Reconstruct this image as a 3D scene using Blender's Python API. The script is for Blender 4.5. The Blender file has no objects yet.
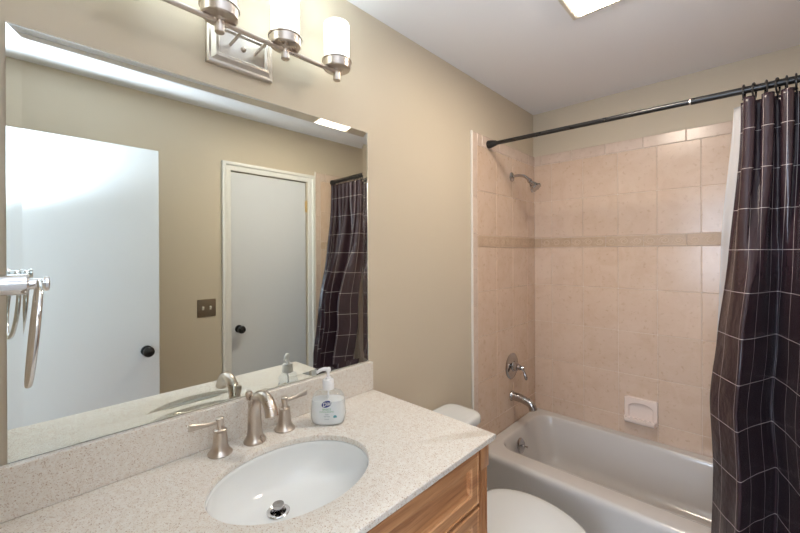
import bpy, bmesh, math, random
from mathutils import Vector, Matrix, noise
random.seed(7)
PI = math.pi
SC = bpy.context.scene
COL = SC.collection

# ---------------------------------------------------------------- camera
W, L, H = 1.511, 2.594, 2.44          # room width, far wall, ceiling
cam_d = bpy.data.cameras.new('camera'); cam = bpy.data.objects.new('camera', cam_d); COL.objects.link(cam)
cam_d.sensor_width = 36; cam_d.lens = 36 * 374.45 / 800
cam_d.shift_x = 0; cam_d.shift_y = -(266.5 - 253.3) / 800
cam_d.clip_start = 0.01
_a, _r = math.radians(43.398), math.radians(-0.2839)
_F = Vector((-math.sin(_a), math.cos(_a), 0)); _R = Vector((math.cos(_a), math.sin(_a), 0)); _U = Vector((0, 0, 1))
_R2 = _R * math.cos(_r) + _U * math.sin(_r); _U2 = _U * math.cos(_r) - _R * math.sin(_r)
cam.matrix_world = Matrix(((_R2.x, _U2.x, -_F.x, 1.1255), (_R2.y, _U2.y, -_F.y, 0.0336), (_R2.z, _U2.z, -_F.z, 1.4744), (0, 0, 0, 1)))
SC.camera = cam

# ---------------------------------------------------------------- world, lights, exposure
wd = bpy.data.worlds.new('world'); SC.world = wd; wd.use_nodes = True
wd.node_tree.nodes['Background'].inputs[0].default_value = (0.55, 0.72, 1.0, 1)
wd.node_tree.nodes['Background'].inputs[1].default_value = 1.0
SHADE_E, BULB_E, CEIL_E, HALL_FILL_W = 0.95, 9.0, 24.0, 28.0
LAMP_COL = (0.84, 0.97, 0.96)
CEIL_COL = (1.0, 0.88, 0.73)
ad = bpy.data.lights.new('added_hall_fill', 'AREA'); ad.shape = 'RECTANGLE'; ad.size = 1.5; ad.size_y = 1.3  # unseen cool fill light, added in the hall to brighten the room
ad.energy = HALL_FILL_W; ad.color = (0.72, 0.84, 1.0)
ao = bpy.data.objects.new('added_hall_fill', ad); COL.objects.link(ao)
ao.location = (0.95, -1.72, 1.55); ao.rotation_euler = (PI / 2, 0, 0)
fd = bpy.data.lights.new('photographer_bounce_flash', 'SPOT'); fd.energy = 30; fd.color = (0.76, 0.87, 1.0)
fd.spot_size = math.radians(125); fd.spot_blend = 0.9; fd.shadow_soft_size = 0.05
fo = bpy.data.objects.new('photographer_bounce_flash', fd); COL.objects.link(fo); fo.location = (1.12, -0.02, 1.62)
fo.rotation_euler = Vector((0.12, -0.30, -1.0)).to_track_quat('Z', 'Y').to_euler()
SC.view_settings.view_transform = 'Standard'; SC.view_settings.look = 'None'
SC.view_settings.exposure = 1.50; SC.view_settings.gamma = 1.0; SC.view_settings.use_curve_mapping = False

# ---------------------------------------------------------------- materials
def newmat(name):
    m = bpy.data.materials.new(name); m.use_nodes = True
    return m, m.node_tree.nodes, m.node_tree.links, m.node_tree.nodes['Principled BSDF']
def pm(name, col, rough=0.5, metal=0.0, spec=0.5, coat=0.0, bump=0.0, bscale=200, **kw):
    m, N, K, b = newmat(name)
    b.inputs['Base Color'].default_value = (*col, 1); b.inputs['Roughness'].default_value = rough
    b.inputs['Metallic'].default_value = metal; b.inputs['Specular IOR Level'].default_value = spec
    b.inputs['Coat Weight'].default_value = coat; b.inputs['Coat Roughness'].default_value = 0.08
    t = N.new('ShaderNodeTexNoise'); tc = N.new('ShaderNodeTexCoord'); K.new(tc.outputs['Object'], t.inputs['Vector'])
    t.inputs['Scale'].default_value = bscale
    if bump:
        bp = N.new('ShaderNodeBump'); bp.inputs['Strength'].default_value = bump; bp.inputs['Distance'].default_value = 0.002
        K.new(t.outputs['Fac'], bp.inputs['Height']); K.new(bp.outputs[0], b.inputs['Normal'])
    else:                                     # slight gloss variation
        mr = N.new('ShaderNodeMapRange'); t.inputs['Scale'].default_value = 12
        mr.inputs['To Min'].default_value = rough * 0.9; mr.inputs['To Max'].default_value = min(1, rough * 1.1)
        K.new(t.outputs['Fac'], mr.inputs['Value']); K.new(mr.outputs[0], b.inputs['Roughness'])
    return m
def ramp(N, stops):
    r = N.new('ShaderNodeValToRGB'); e = r.color_ramp.elements
    e[0].position, e[0].color = stops[0][0], (*stops[0][1], 1)
    e[1].position, e[1].color = stops[1][0], (*stops[1][1], 1)
    for p, c in stops[2:]:
        x = e.new(p); x.color = (*c, 1)
    return r
def mix(N, K, fac, a, b, mode='MIX'):
    n = N.new('ShaderNodeMix'); n.data_type = 'RGBA'; n.blend_type = mode
    for idx, v in ((0, fac), (6, a), (7, b)):
        if hasattr(v, 'links') or isinstance(v, bpy.types.NodeSocket): K.new(v, n.inputs[idx])
        else: n.inputs[idx].default_value = v if idx == 0 else (*v, 1)
    return n.outputs[2]

M = {}
M['paint'] = pm('beige_wall_paint', (0.60, 0.52, 0.405), 0.5, spec=0.3, bump=0.12, bscale=260)
M['ceiling'] = pm('white_ceiling_paint', (0.86, 0.86, 0.89), 0.8, spec=0.2, bump=0.1, bscale=300)
M['trimwhite'] = pm('white_trim_paint', (0.80, 0.79, 0.76), 0.35, bump=0.02, bscale=60)
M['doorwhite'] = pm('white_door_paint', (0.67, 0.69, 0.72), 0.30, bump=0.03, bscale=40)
M['nickel'] = pm('brushed_nickel', (0.60, 0.53, 0.47), 0.28, metal=1)
M['nickel_light'] = pm('satin_nickel', (0.66, 0.62, 0.57), 0.38, metal=1)
M['chrome'] = pm('polished_chrome', (0.72, 0.71, 0.71), 0.07, metal=1)
M['dullchrome'] = pm('worn_chrome', (0.46, 0.44, 0.435), 0.12, metal=1)
M['black'] = pm('black_painted_metal', (0.012, 0.011, 0.011), 0.28)
M['blackrub'] = pm('black_rubber', (0.010, 0.009, 0.009), 0.5)
M['bronze'] = pm('bronze_plate', (0.26, 0.21, 0.16), 0.35, metal=0.8)
M['ivory'] = pm('ivory_plastic', (0.75, 0.70, 0.60), 0.4)
M['brass'] = pm('brass_hinge', (0.62, 0.42, 0.18), 0.35, metal=1)
M['porcelain'] = pm('white_porcelain', (0.82, 0.83, 0.82), 0.12, coat=0.4)
M['toilet'] = pm('toilet_porcelain', (0.78, 0.79, 0.75), 0.14, coat=0.4)
M['tub'] = pm('tub_enamel', (0.62, 0.58, 0.545), 0.16, coat=0.4)
M['dish'] = pm('pink_glazed_ceramic', (0.82, 0.68, 0.60), 0.2, coat=0.3)
M['grout'] = pm('pale_grout', (0.74, 0.64, 0.56), 0.8, bump=0.2, bscale=400)
M['trimtile'] = pm('white_edge_trim', (0.80, 0.76, 0.70), 0.4)
M['whiteplastic'] = pm('white_plastic', (0.90, 0.90, 0.92), 0.3)
M['liquid'] = pm('white_hand_soap', (0.93, 0.93, 0.93), 0.25)
M['navy'] = pm('navy_label_ink', (0.02, 0.035, 0.22), 0.4)
M['green'] = pm('green_label_ink', (0.30, 0.52, 0.34), 0.5)
M['greytext'] = pm('grey_label_ink', (0.25, 0.30, 0.33), 0.5)
M['tealtext'] = pm('teal_label_ink', (0.12, 0.40, 0.45), 0.5)
M['toilet'] = pm('toilet_porcelain', (0.77, 0.79, 0.79), 0.14, coat=0.4)
M['whiteink'] = pm('white_label_ink', (0.9, 0.9, 0.9), 0.5)
M['dark'] = pm('dark_gap', (0.02, 0.018, 0.015), 0.8)
M['floortile'] = pm('pale_floor_tile', (0.58, 0.54, 0.49), 0.35)

def tile_mat(name, base, dark, light, var=0.12, rough=0.22):
    m, N, K, b = newmat(name)
    tc = N.new('ShaderNodeTexCoord')
    n1 = N.new('ShaderNodeTexNoise'); n1.inputs['Scale'].default_value = 9; n1.inputs['Detail'].default_value = 6; n1.inputs['Distortion'].default_value = 1.2
    n2 = N.new('ShaderNodeTexNoise'); n2.inputs['Scale'].default_value = 46; n2.inputs['Detail'].default_value = 8
    K.new(tc.outputs['Object'], n1.inputs['Vector']); K.new(tc.outputs['Object'], n2.inputs['Vector'])
    r1 = ramp(N, [(0.32, dark), (0.5, base), (0.7, light)]); K.new(n1.outputs['Fac'], r1.inputs[0])
    r2 = ramp(N, [(0.28, (0.80, 0.72, 0.66)), (0.42, (1, 1, 1))]); K.new(n2.outputs['Fac'], r2.inputs[0])
    c = mix(N, K, 0.6, r1.outputs[0], r2.outputs[0], 'MULTIPLY')
    g = N.new('ShaderNodeNewGeometry')
    mr = N.new('ShaderNodeMapRange'); K.new(g.outputs['Random Per Island'], mr.inputs['Value'])
    mr.inputs['To Min'].default_value = 1 - var; mr.inputs['To Max'].default_value = 1 + var * 0.5
    hs = N.new('ShaderNodeHueSaturation'); K.new(mr.outputs[0], hs.inputs['Value']); K.new(c, hs.inputs['Color'])
    K.new(hs.outputs[0], b.inputs['Base Color']); b.inputs['Roughness'].default_value = rough
    bp = N.new('ShaderNodeBump'); bp.inputs['Strength'].default_value = 0.06; bp.inputs['Distance'].default_value = 0.003
    K.new(n1.outputs['Fac'], bp.inputs['Height']); K.new(bp.outputs[0], b.inputs['Normal'])
    return m
M['tile'] = tile_mat('pink_beige_wall_tile', (0.67, 0.50, 0.38), (0.64, 0.465, 0.345), (0.69, 0.525, 0.41), 0.03)
M['tile_edge'] = tile_mat('rosy_trim_tile', (0.67, 0.53, 0.44), (0.63, 0.49, 0.40), (0.70, 0.56, 0.47), 0.05)
M['border'] = tile_mat('tan_border_tile', (0.56, 0.40, 0.28), (0.52, 0.37, 0.25), (0.59, 0.43, 0.31), 0.05, 0.4)
M['border_hi'] = tile_mat('tan_border_relief', (0.62, 0.46, 0.33), (0.58, 0.43, 0.30), (0.65, 0.49, 0.36), 0.03, 0.4)

def quartz():
    m, N, K, b = newmat('speckled_quartz')
    tc = N.new('ShaderNodeTexCoord')
    v = N.new('ShaderNodeTexVoronoi'); v.inputs['Scale'].default_value = 520; K.new(tc.outputs['Object'], v.inputs['Vector'])
    sep = N.new('ShaderNodeSeparateColor'); K.new(v.outputs['Color'], sep.inputs[0])
    r = ramp(N, [(0.0, (0.45, 0.32, 0.24)), (0.03, (0.62, 0.52, 0.44)), (0.11, (0.75, 0.69, 0.62)), (0.35, (0.79, 0.76, 0.71)), (1.0, (0.82, 0.795, 0.755))])
    r.color_ramp.interpolation = 'CONSTANT'; K.new(sep.outputs[0], r.inputs[0])
    n = N.new('ShaderNodeTexNoise'); n.inputs['Scale'].default_value = 90; n.inputs['Detail'].default_value = 5; K.new(tc.outputs['Object'], n.inputs['Vector'])
    r2 = ramp(N, [(0.35, (0.90, 0.86, 0.82)), (0.6, (1, 1, 1))]); K.new(n.outputs['Fac'], r2.inputs[0])
    K.new(mix(N, K, 0.7, r.outputs[0], r2.outputs[0], 'MULTIPLY'), b.inputs['Base Color'])
    b.inputs['Roughness'].default_value = 0.3
    return m
M['quartz'] = quartz()

def wood(name, axis):
    m, N, K, b = newmat(name)
    tc = N.new('ShaderNodeTexCoord'); mp = N.new('ShaderNodeMapping'); K.new(tc.outputs['Object'], mp.inputs['Vector'])
    s = [26, 26, 26]; s[axis] = 1.6; mp.inputs['Scale'].default_value = s
    n = N.new('ShaderNodeTexNoise'); n.inputs['Scale'].default_value = 1.6; n.inputs['Detail'].default_value = 7; n.inputs['Distortion'].default_value = 0.8
    K.new(mp.outputs[0], n.inputs['Vector'])
    r = ramp(N, [(0.30, (0.34, 0.135, 0.052)), (0.47, (0.52, 0.24, 0.10)), (0.62, (0.62, 0.32, 0.15)), (0.8, (0.70, 0.40, 0.21))]); K.new(n.outputs['Fac'], r.inputs[0])
    mp2 = N.new('ShaderNodeMapping'); K.new(tc.outputs['Object'], mp2.inputs['Vector'])
    s2 = [220, 220, 220]; s2[axis] = 8; mp2.inputs['Scale'].default_value = s2
    n2 = N.new('ShaderNodeTexNoise'); n2.inputs['Scale'].default_value = 1.0; n2.inputs['Detail'].default_value = 3; K.new(mp2.outputs[0], n2.inputs['Vector'])
    r2 = ramp(N, [(0.35, (0.72, 0.62, 0.52)), (0.5, (1, 1, 1))]); K.new(n2.outputs['Fac'], r2.inputs[0])
    K.new(mix(N, K, 0.55, r.outputs[0], r2.outputs[0], 'MULTIPLY'), b.inputs['Base Color'])
    b.inputs['Roughness'].default_value = 0.32; b.inputs['Coat Weight'].default_value = 0.25; b.inputs['Coat Roughness'].default_value = 0.2
    return m
M['wood_y'] = wood('oak_grain_along', 1); M['wood_z'] = wood('oak_grain_up', 2)

def emis(name, col, st):
    m, N, K, b = newmat(name)
    b.inputs['Base Color'].default_value = (0.85, 0.85, 0.82, 1); b.inputs['Roughness'].default_value = 0.3
    b.inputs['Emission Color'].default_value = (*col, 1); b.inputs['Emission Strength'].default_value = st
    return m
M['shade'] = emis('lit_frosted_glass', LAMP_COL, SHADE_E)
M['bulb'] = emis('lit_bulb', LAMP_COL, BULB_E)
M['diffuser'] = emis('lit_diffuser', CEIL_COL, CEIL_E)

def glassm():
    m = bpy.data.materials.new('clear_mirror_glass'); m.use_nodes = True; N = m.node_tree.nodes; K = m.node_tree.links; N.clear()
    g = N.new('ShaderNodeBsdfGlass'); g.inputs['IOR'].default_value = 1.5; g.inputs['Roughness'].default_value = 0; g.inputs['Color'].default_value = (0.985, 0.995, 0.985, 1)
    o = N.new('ShaderNodeOutputMaterial'); K.new(g.outputs[0], o.inputs[0]); return m
M['mglass'] = glassm()
M['silver'] = pm('mirror_silvering', (0.94, 0.95, 0.94), 0.0, metal=1)
M['silver'].node_tree.links.remove(M['silver'].node_tree.nodes['Principled BSDF'].inputs['Roughness'].links[0])
M['silver'].node_tree.nodes['Principled BSDF'].inputs['Roughness'].default_value = 0.0
def clearplastic():
    m = bpy.data.materials.new('clear_bottle_plastic'); m.use_nodes = True; N = m.node_tree.nodes; K = m.node_tree.links; N.clear()
    t = N.new('ShaderNodeBsdfTransparent'); t.inputs[0].default_value = (0.93, 0.95, 0.96, 1)
    g = N.new('ShaderNodeBsdfGlossy'); g.inputs['Roughness'].default_value = 0.08; g.inputs['Color'].default_value = (1, 1, 1, 1)
    lw = N.new('ShaderNodeLayerWeight'); lw.inputs[0].default_value = 0.25
    mr = N.new('ShaderNodeMapRange'); mr.inputs['To Min'].default_value = 0.03; mr.inputs['To Max'].default_value = 0.35; K.new(lw.outputs['Fresnel'], mr.inputs['Value'])
    x = N.new('ShaderNodeMixShader'); K.new(mr.outputs[0], x.inputs[0]); K.new(t.outputs[0], x.inputs[1]); K.new(g.outputs[0], x.inputs[2])
    o = N.new('ShaderNodeOutputMaterial'); K.new(x.outputs[0], o.inputs[0]); return m
M['clear'] = clearplastic()
def curtain_mat():
    m, N, K, b = newmat('plum_checked_satin')
    uv = N.new('ShaderNodeUVMap'); uv.uv_map = 'UVMap'
    sep = N.new('ShaderNodeSeparateXYZ'); K.new(uv.outputs[0], sep.inputs[0])
    outs = []
    for i, (sp, w) in enumerate(((0.125, 0.0021), (0.150, 0.0021))):
        d = N.new('ShaderNodeMath'); d.operation = 'DIVIDE'; K.new(sep.outputs[i], d.inputs[0]); d.inputs[1].default_value = sp
        f = N.new('ShaderNodeMath'); f.operation = 'FRACT'; K.new(d.outputs[0], f.inputs[0])
        l = N.new('ShaderNodeMath'); l.operation = 'LESS_THAN'; K.new(f.outputs[0], l.inputs[0]); l.inputs[1].default_value = w / sp
        outs.append(l)
    mx = N.new('ShaderNodeMath'); mx.operation = 'MAXIMUM'; K.new(outs[0].outputs[0], mx.inputs[0]); K.new(outs[1].outputs[0], mx.inputs[1])
    n = N.new('ShaderNodeTexNoise'); n.inputs['Scale'].default_value = 3; K.new(uv.outputs[0], n.inputs['Vector'])
    r = ramp(N, [(0.35, (0.026, 0.013, 0.017)), (0.65, (0.038, 0.021, 0.027))]); K.new(n.outputs['Fac'], r.inputs[0])
    K.new(mix(N, K, mx.outputs[0], r.outputs[0], (0.42, 0.36, 0.35)), b.inputs['Base Color'])
    b.inputs['Roughness'].default_value = 0.25; b.inputs['Specular IOR Level'].default_value = 0.5
    b.inputs['Sheen Weight'].default_value = 0.03; b.inputs['Sheen Roughness'].default_value = 0.4
    n2 = N.new('ShaderNodeTexNoise'); n2.inputs['Scale'].default_value = 14; n2.inputs['Detail'].default_value = 3; K.new(uv.outputs[0], n2.inputs['Vector'])
    bp = N.new('ShaderNodeBump'); bp.inputs['Strength'].default_value = 0.35; bp.inputs['Distance'].default_value = 0.012
    K.new(n2.outputs['Fac'], bp.inputs['Height']); K.new(bp.outputs[0], b.inputs['Normal'])
    return m
M['curtain'] = curtain_mat()
def liner_mat():
    m = bpy.data.materials.new('translucent_white_vinyl'); m.use_nodes = True; N = m.node_tree.nodes; K = m.node_tree.links; N.clear()
    t = N.new('ShaderNodeBsdfTransparent'); d = N.new('ShaderNodeBsdfDiffuse'); d.inputs[0].default_value = (0.8, 0.8, 0.82, 1)
    tr = N.new('ShaderNodeBsdfTranslucent'); tr.inputs[0].default_value = (0.8, 0.8, 0.82, 1)
    a = N.new('ShaderNodeMixShader'); a.inputs[0].default_value = 0.5; K.new(d.outputs[0], a.inputs[1]); K.new(tr.outputs[0], a.inputs[2])
    x = N.new('ShaderNodeMixShader'); x.inputs[0].default_value = 0.62; K.new(t.outputs[0], x.inputs[1]); K.new(a.outputs[0], x.inputs[2])
    o = N.new('ShaderNodeOutputMaterial'); K.new(x.outputs[0], o.inputs[0]); return m
M['liner'] = liner_mat()

# ---------------------------------------------------------------- mesh helpers
WL = {}
def obj(name, bm, mat, parent=None, origin=None, smooth=True, local=False, angle=35, parts_mats=None):
    """one mesh object; verts are given in world space unless local=True"""
    off = Vector((0, 0, 0))
    if parent is not None: off = WL[parent.name]
    elif origin is not None: off = Vector(origin)
    if not local:
        for v in bm.verts: v.co -= off
    bmesh.ops.recalc_face_normals(bm, faces=bm.faces[:])
    me = bpy.data.meshes.new(name); bm.to_mesh(me); bm.free()
    for mm in (mat if isinstance(mat, (list, tuple)) else [mat]): me.materials.append(mm)
    if smooth:
        me.polygons.foreach_set('use_smooth', [True] * len(me.polygons))
        me.set_sharp_from_angle(angle=math.radians(angle))
    o = bpy.data.objects.new(name, me); COL.objects.link(o)
    if parent is not None: o.parent = parent; WL[o.name] = off
    else: o.location = off; WL[o.name] = off
    return o
def tag(o, label, cat, group=None, kind=None):
    if label: o['label'] = label
    if cat: o['category'] = cat
    if group: o['group'] = group
    if kind: o['kind'] = kind
    return o
def thing(name, loc, label, cat, group=None, rz=0):
    o = bpy.data.objects.new(name, None); COL.objects.link(o); o.location = loc; o.rotation_euler = (0, 0, rz)
    o.empty_display_size = 0.05
    WL[o.name] = Vector(loc); return tag(o, label, cat, group)
def struct(name, bm, mat, label=None, **k):
    o = obj(name, bm, mat, **k); o['kind'] = 'structure'
    if label: o['label'] = label
    return o
def box(bm, lo, hi, bev=0.0, seg=2, mi=0):
    lo, hi = Vector(lo), Vector(hi); c = (lo + hi) / 2; s = hi - lo
    r = bmesh.ops.create_cube(bm, size=1, matrix=Matrix.Translation(c) @ Matrix.Diagonal((*s, 1)))
    vs = r['verts']; fs = list({f for v in vs for f in v.link_faces})
    for f in fs: f.material_index = mi
    if bev > 0:
        es = list({e for v in vs for e in v.link_edges})
        rr = bmesh.ops.bevel(bm, geom=es, offset=bev, segments=seg, affect='EDGES', profile=0.5)
        for f in rr['faces']: f.material_index = mi
def loft(bm, rings, closed=True, cap0=True, cap1=True, mi=0):
    R = [[bm.verts.new(p) for p in r] for r in rings]
    n = len(R[0])
    for a, b in zip(R[:-1], R[1:]):
        for i in range(n if closed else n - 1):
            j = (i + 1) % n
            f = bm.faces.new((a[i], a[j], b[j], b[i])); f.material_index = mi
    if cap0: bm.faces.new(R[0][::-1]).material_index = mi
    if cap1: bm.faces.new(R[-1]).material_index = mi
    return R
def frame(d):
    d = Vector(d).normalized(); u = d.orthogonal().normalized() if abs(d.z) > 0.9 else Vector((0, 0, 1)).cross(d).normalized()
    return d, u, d.cross(u)
def lathe(bm, base, axis, prof, n=32, cap0=True, cap1=True, mi=0):
    """prof: list of (distance along axis, radius)"""
    d, u, v = frame(axis); base = Vector(base)
    loft(bm, [[base + d * h + (u * math.cos(2 * PI * i / n) + v * math.sin(2 * PI * i / n)) * max(r, 1e-5) for i in range(n)] for h, r in prof], cap0=cap0, cap1=cap1, mi=mi)
def spline(pts, k=8):
    P = [Vector(p) for p in pts]; out = []
    for i in range(len(P) - 1):
        a, b, c, d = P[max(i - 1, 0)], P[i], P[i + 1], P[min(i + 2, len(P) - 1)]
        for j in range(k):
            t = j / k
            out.append(0.5 * ((2 * b) + (c - a) * t + (2 * a - 5 * b + 4 * c - d) * t * t + (3 * b - a - 3 * c + d) * t ** 3))
    out.append(P[-1]); return out
def tube(bm, pts, rad, n=16, closed=False, mi=0, flat=None):
    """rad: number or list; flat=(direction, factor) squashes the section"""
    m = len(pts); rad = rad if isinstance(rad, (list, tuple)) else [rad] * m
    pts = [Vector(p) for p in pts]; rings = []; up = None
    for i, p in enumerate(pts):
        t = (pts[(i + 1) % m] - pts[i - 1]) if closed else (pts[min(i + 1, m - 1)] - pts[max(i - 1, 0)])
        t.normalize()
        if up is None: up = t.orthogonal().normalized()
        up = (up - t * up.dot(t)).normalized(); s = t.cross(up)
        ring = [p + (up * math.cos(2 * PI * k / n) + s * math.sin(2 * PI * k / n)) * rad[i] for k in range(n)]
        if flat:
            fd = Vector(flat[0]).normalized(); ring = [q - fd * (q - p).dot(fd) * (1 - flat[1]) for q in ring]
        rings.append(ring)
    if closed: rings.append(None)
    if closed:
        R = [[bm.verts.new(q) for q in r] for r in rings[:-1]]
        for i in range(m):
            a, b = R[i], R[(i + 1) % m]
            for k in range(n):
                bm.faces.new((a[k], a[(k + 1) % n], b[(k + 1) % n], b[k])).material_index = mi
    else: loft(bm, rings, mi=mi)
def circle(c, r, axis, n=48):
    d, u, v = frame(axis); c = Vector(c)
    return [c + (u * math.cos(2 * PI * i / n) + v * math.sin(2 * PI * i / n)) * r for i in range(n)]
def rrect(x0, x1, y0, y1, r, z, k=8, m=10):
    """rounded rectangle ring at height z, constant vertex count"""
    out = []
    cs = [(x1 - r, y1 - r, 0), (x0 + r, y1 - r, 90), (x0 + r, y0 + r, 180), (x1 - r, y0 + r, 270)]
    for q, (cx, cy, a0) in enumerate(cs):
        for i in range(k + 1):
            a = math.radians(a0 + 90 * i / k); out.append(Vector((cx + r * math.cos(a), cy + r * math.sin(a), z)))
        nx, ny, a1 = cs[(q + 1) % 4]; a = math.radians(a1)
        e = Vector((nx + r * math.cos(a), ny + r * math.sin(a), z)); s = out[-1].copy()
        for i in range(1, m): out.append(s.lerp(e, i / m))
    return out
def B(): return bmesh.new()

# ---------------------------------------------------------------- the room
T = 0.11
b = B(); box(b, (-0.1, -1.7, -0.06), (W + 0.5, L + 0.1, 0))
struct('floor', b, M['floortile'], smooth=False)
b = B(); box(b, (-0.1, -1.7, H), (W + 0.5, L + 0.1, H + 0.08)); struct('ceiling', b, M['ceiling'], smooth=False)
b = B(); box(b, (-0.1, -T, 0), (0, L + 0.1, H)); struct('wall_left', b, M['paint'], smooth=False)
b = B(); box(b, (0, L, 0), (W, L + 0.1, H)); struct('wall_back', b, M['paint'], smooth=False)
DY0, DY1, DZ = 1.108, 1.716, 2.052       # closet door opening in the right wall
b = B()
box(b, (W, -T, 0), (W + T, DY0, H)); box(b, (W, DY1, 0), (W + T, L + 0.1, H)); box(b, (W, DY0, DZ), (W + T, DY1, H))
box(b, (W + 0.07, DY0, 0), (W + T, DY1, DZ))
struct('wall_right', b, M['paint'], smooth=False)
EX0, EX1 = 0.655, 1.275                   # entry doorway
b = B(); box(b, (0, -T, 0), (EX0, 0, H)); box(b, (EX1, -T, 0), (W, 0, H)); box(b, (EX0, -T, 2.06), (EX1, 0, H))
struct('wall_front', b, M['paint'], smooth=False)
# hall outside the doorway
b = B(); box(b, (-0.1, -1.7, 0), (0, -T, H)); struct('wall_hall_left', b, M['paint'], smooth=False)
b = B(); box(b, (W + 0.4, -1.7, 0), (W + 0.5, -T, H)); box(b, (W + T, -T - 0.01, 0), (W + 0.5, -T + 0.09, H)); struct('wall_hall_right', b, M['paint'], smooth=False)
b = B(); X0, X1, Z0, Z1 = 0.2, 1.7, 0.9, 2.2
box(b, (-0.1, -1.78, 0), (X0, -1.7, H)); box(b, (X1, -1.78, 0), (W + 0.5, -1.7, H)); box(b, (X0, -1.78, 0), (X1, -1.7, Z0)); box(b, (X0, -1.78, Z1), (X1, -1.7, H))
struct('wall_hall_back', b, M['paint'], smooth=False)
b = B()
for lo, hi in (((X0, Z0), (X0 + .05, Z1)), ((X1 - .05, Z0), (X1, Z1)), ((X0 + .05, Z0), (X1 - .05, Z0 + .05)), ((X0 + .05, Z1 - .05), (X1 - .05, Z1)), ((.93, Z0 + .05), (.97, Z1 - .05))):
    box(b, (lo[0], -1.76, lo[1]), (hi[0], -1.705, hi[1]))
struct('added_window_1', b, M['trimwhite'], smooth=False)  # unseen window, added to the hall so the fill light can enter

# baseboards
b = B(); box(b, (W - 0.012, 0.66, 0), (W, 1.05, 0.09), 0.004); struct('baseboard_right', b, M['trimwhite'])
b = B(); box(b, (0, 1.05, 0), (0.012, 1.785, 0.09), 0.004); struct('baseboard_left', b, M['trimwhite'])
# thin caulk line where ceiling meets the far wall
# ---- tile surround
def tile_box(bm, plane, u0, u1, z0, z1, t0, t1, mi, bev=0.0022):
    if plane == 'B': box(bm, (u0, L - t1, z0), (u1, L - t0, z1), bev, 1, mi)
    elif plane == 'A': box(bm, (t0, u0, z0), (t1, u1, z1), bev, 1, mi)
    else: box(bm, (W - t1, u0, z0), (W - t0, u1, z1), bev, 1, mi)
ZT = 2.143
rows = [(0.385, 0.495), (0.495, 0.749), (0.749, 1.003), (1.003, 1.256), (1.256, 1.508), (1.574, 1.824), (1.824, 2.077)]
def surround(plane, us, ulo, uhi, name, label):
    bm = B(); g = 0.0016; th = 0.009
    # grout bed
    tile_box(bm, plane, ulo, uhi, 0.385, ZT - 0.002, 0.0005, 0.0065, 1, 0)
    for k, (z0, z1) in enumerate(rows):
        for a, c in zip(us[:-1], us[1:]): tile_box(bm, plane, a + g / 2, c - g / 2, z0 + g / 2, z1 - g / 2, 0.001, th, 0)
    # border strip and cap trim
    off = 0.05; edges = [us[0]]; u = us[0] + off
    while u < us[-1] - 0.02: edges.append(u); u += 0.2
    edges.append(us[-1])
    for a, c in zip(edges[:-1], edges[1:]):
        tile_box(bm, plane, a + g / 2, c - g / 2, 1.509, 1.573, 0.001, th + 0.001, 2)
        tile_box(bm, plane, a + g / 2, c - g / 2, 2.078, ZT, 0.001, th + 0.001, 3, 0.003)
        # low relief scrolls on each border tile
        w = c - a
        if w > 0.06:
            nS = max(1, round(w / 0.066)); 
            for q in range(nS):
                cu = a + (q + 0.5) * w / nS; sgn = 1 if q % 2 == 0 else -1
                pts = []
                for i in range(22):
                    t = i / 21; rr = 0.021 * (1 - 0.78 * t); an = PI + sgn * 0 + t * 3.4 * PI
                    pu = cu + rr * math.cos(an) * 1.15; pz = 1.541 + sgn * rr * math.sin(an)
                    pts.append((pu, pz))
                pts = [(cu - w / nS * 0.5, 1.541 - sgn * 0.014), (cu - w / nS * 0.44, 1.541 - sgn * 0.006)] + pts
                P3 = []
                for pu, pz in pts:
                    d = th + 0.0012
                    P3.append({'B': (pu, L - d, pz), 'A': (d, pu, pz), 'D': (W - d, pu, pz)}[plane])
                nd = {'B': (0, 1, 0), 'A': (1, 0, 0), 'D': (1, 0, 0)}[plane]
                m0 = len(P3); tube(bm, P3, [0.0016 + 0.0026 * math.sin(PI * min(1, (i + 1) / m0)) for i in range(m0)], 6, mi=4, flat=(nd, 0.5))
        for zz in (1.513, 1.569):
            tile_box(bm, plane, a + g, c - g, zz - 0.002, zz + 0.002, th, th + 0.0022, 4, 0)
    return struct(name, bm, [M['tile'], M['grout'], M['border'], M['tile_edge'], M['border_hi']], label, angle=30)
usB = [0.0095, 0.129, 0.328, 0.527, 0.725, 0.922, 1.12, 1.319, W - 0.0095]
surround('B', usB, 0.0, W, 'trim_1', 'pink beige wall tiling across the far end of the bath')
usA = [1.838, 1.852, 2.056, 2.26, 2.464, L - 0.0005]
usA = [1.845, 2.055, 2.262, 2.469, L - 0.0005]
surround('A', usA, 1.80, L, 'trim_2', 'pink beige wall tiling behind the shower head')
surround('D', [1.845, 2.055, 2.262, 2.469, L - 0.0005], 1.80, L, 'trim_3', 'pink beige wall tiling behind the hanging curtain')
for pl, nm in (('A', 'trim_4'), ('D', 'trim_5')):
    bm = B()
    z = 0.0; k = 0
    tile_box(bm, pl, 1.797, 1.8195, 0.0, 0.385, 0.0005, 0.0065, 1, 0)
    zs = [0, .2, .385, .585, .785, .985, 1.185, 1.385, 1.585, 1.785, 1.985, ZT]
    for z0, z1 in zip(zs[:-1], zs[1:]):
        tile_box(bm, pl, 1.7975, 1.8435 if z0 > .38 else 1.8195, z0 + .001, z1 - .001, 0.001, 0.010, 0, 0.003)
    if pl == 'A': tile_box(bm, pl, 1.786, 1.7965, 0, ZT + 0.002, 0.0005, 0.0115, 2, 0.002)
    else: tile_box(bm, pl, 1.7905, 1.7965, 0, ZT + 0.002, 0.0005, 0.0115, 2, 0.002)
    struct(nm, bm, [M['tile_edge'], M['grout'], M['trimtile']])

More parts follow.
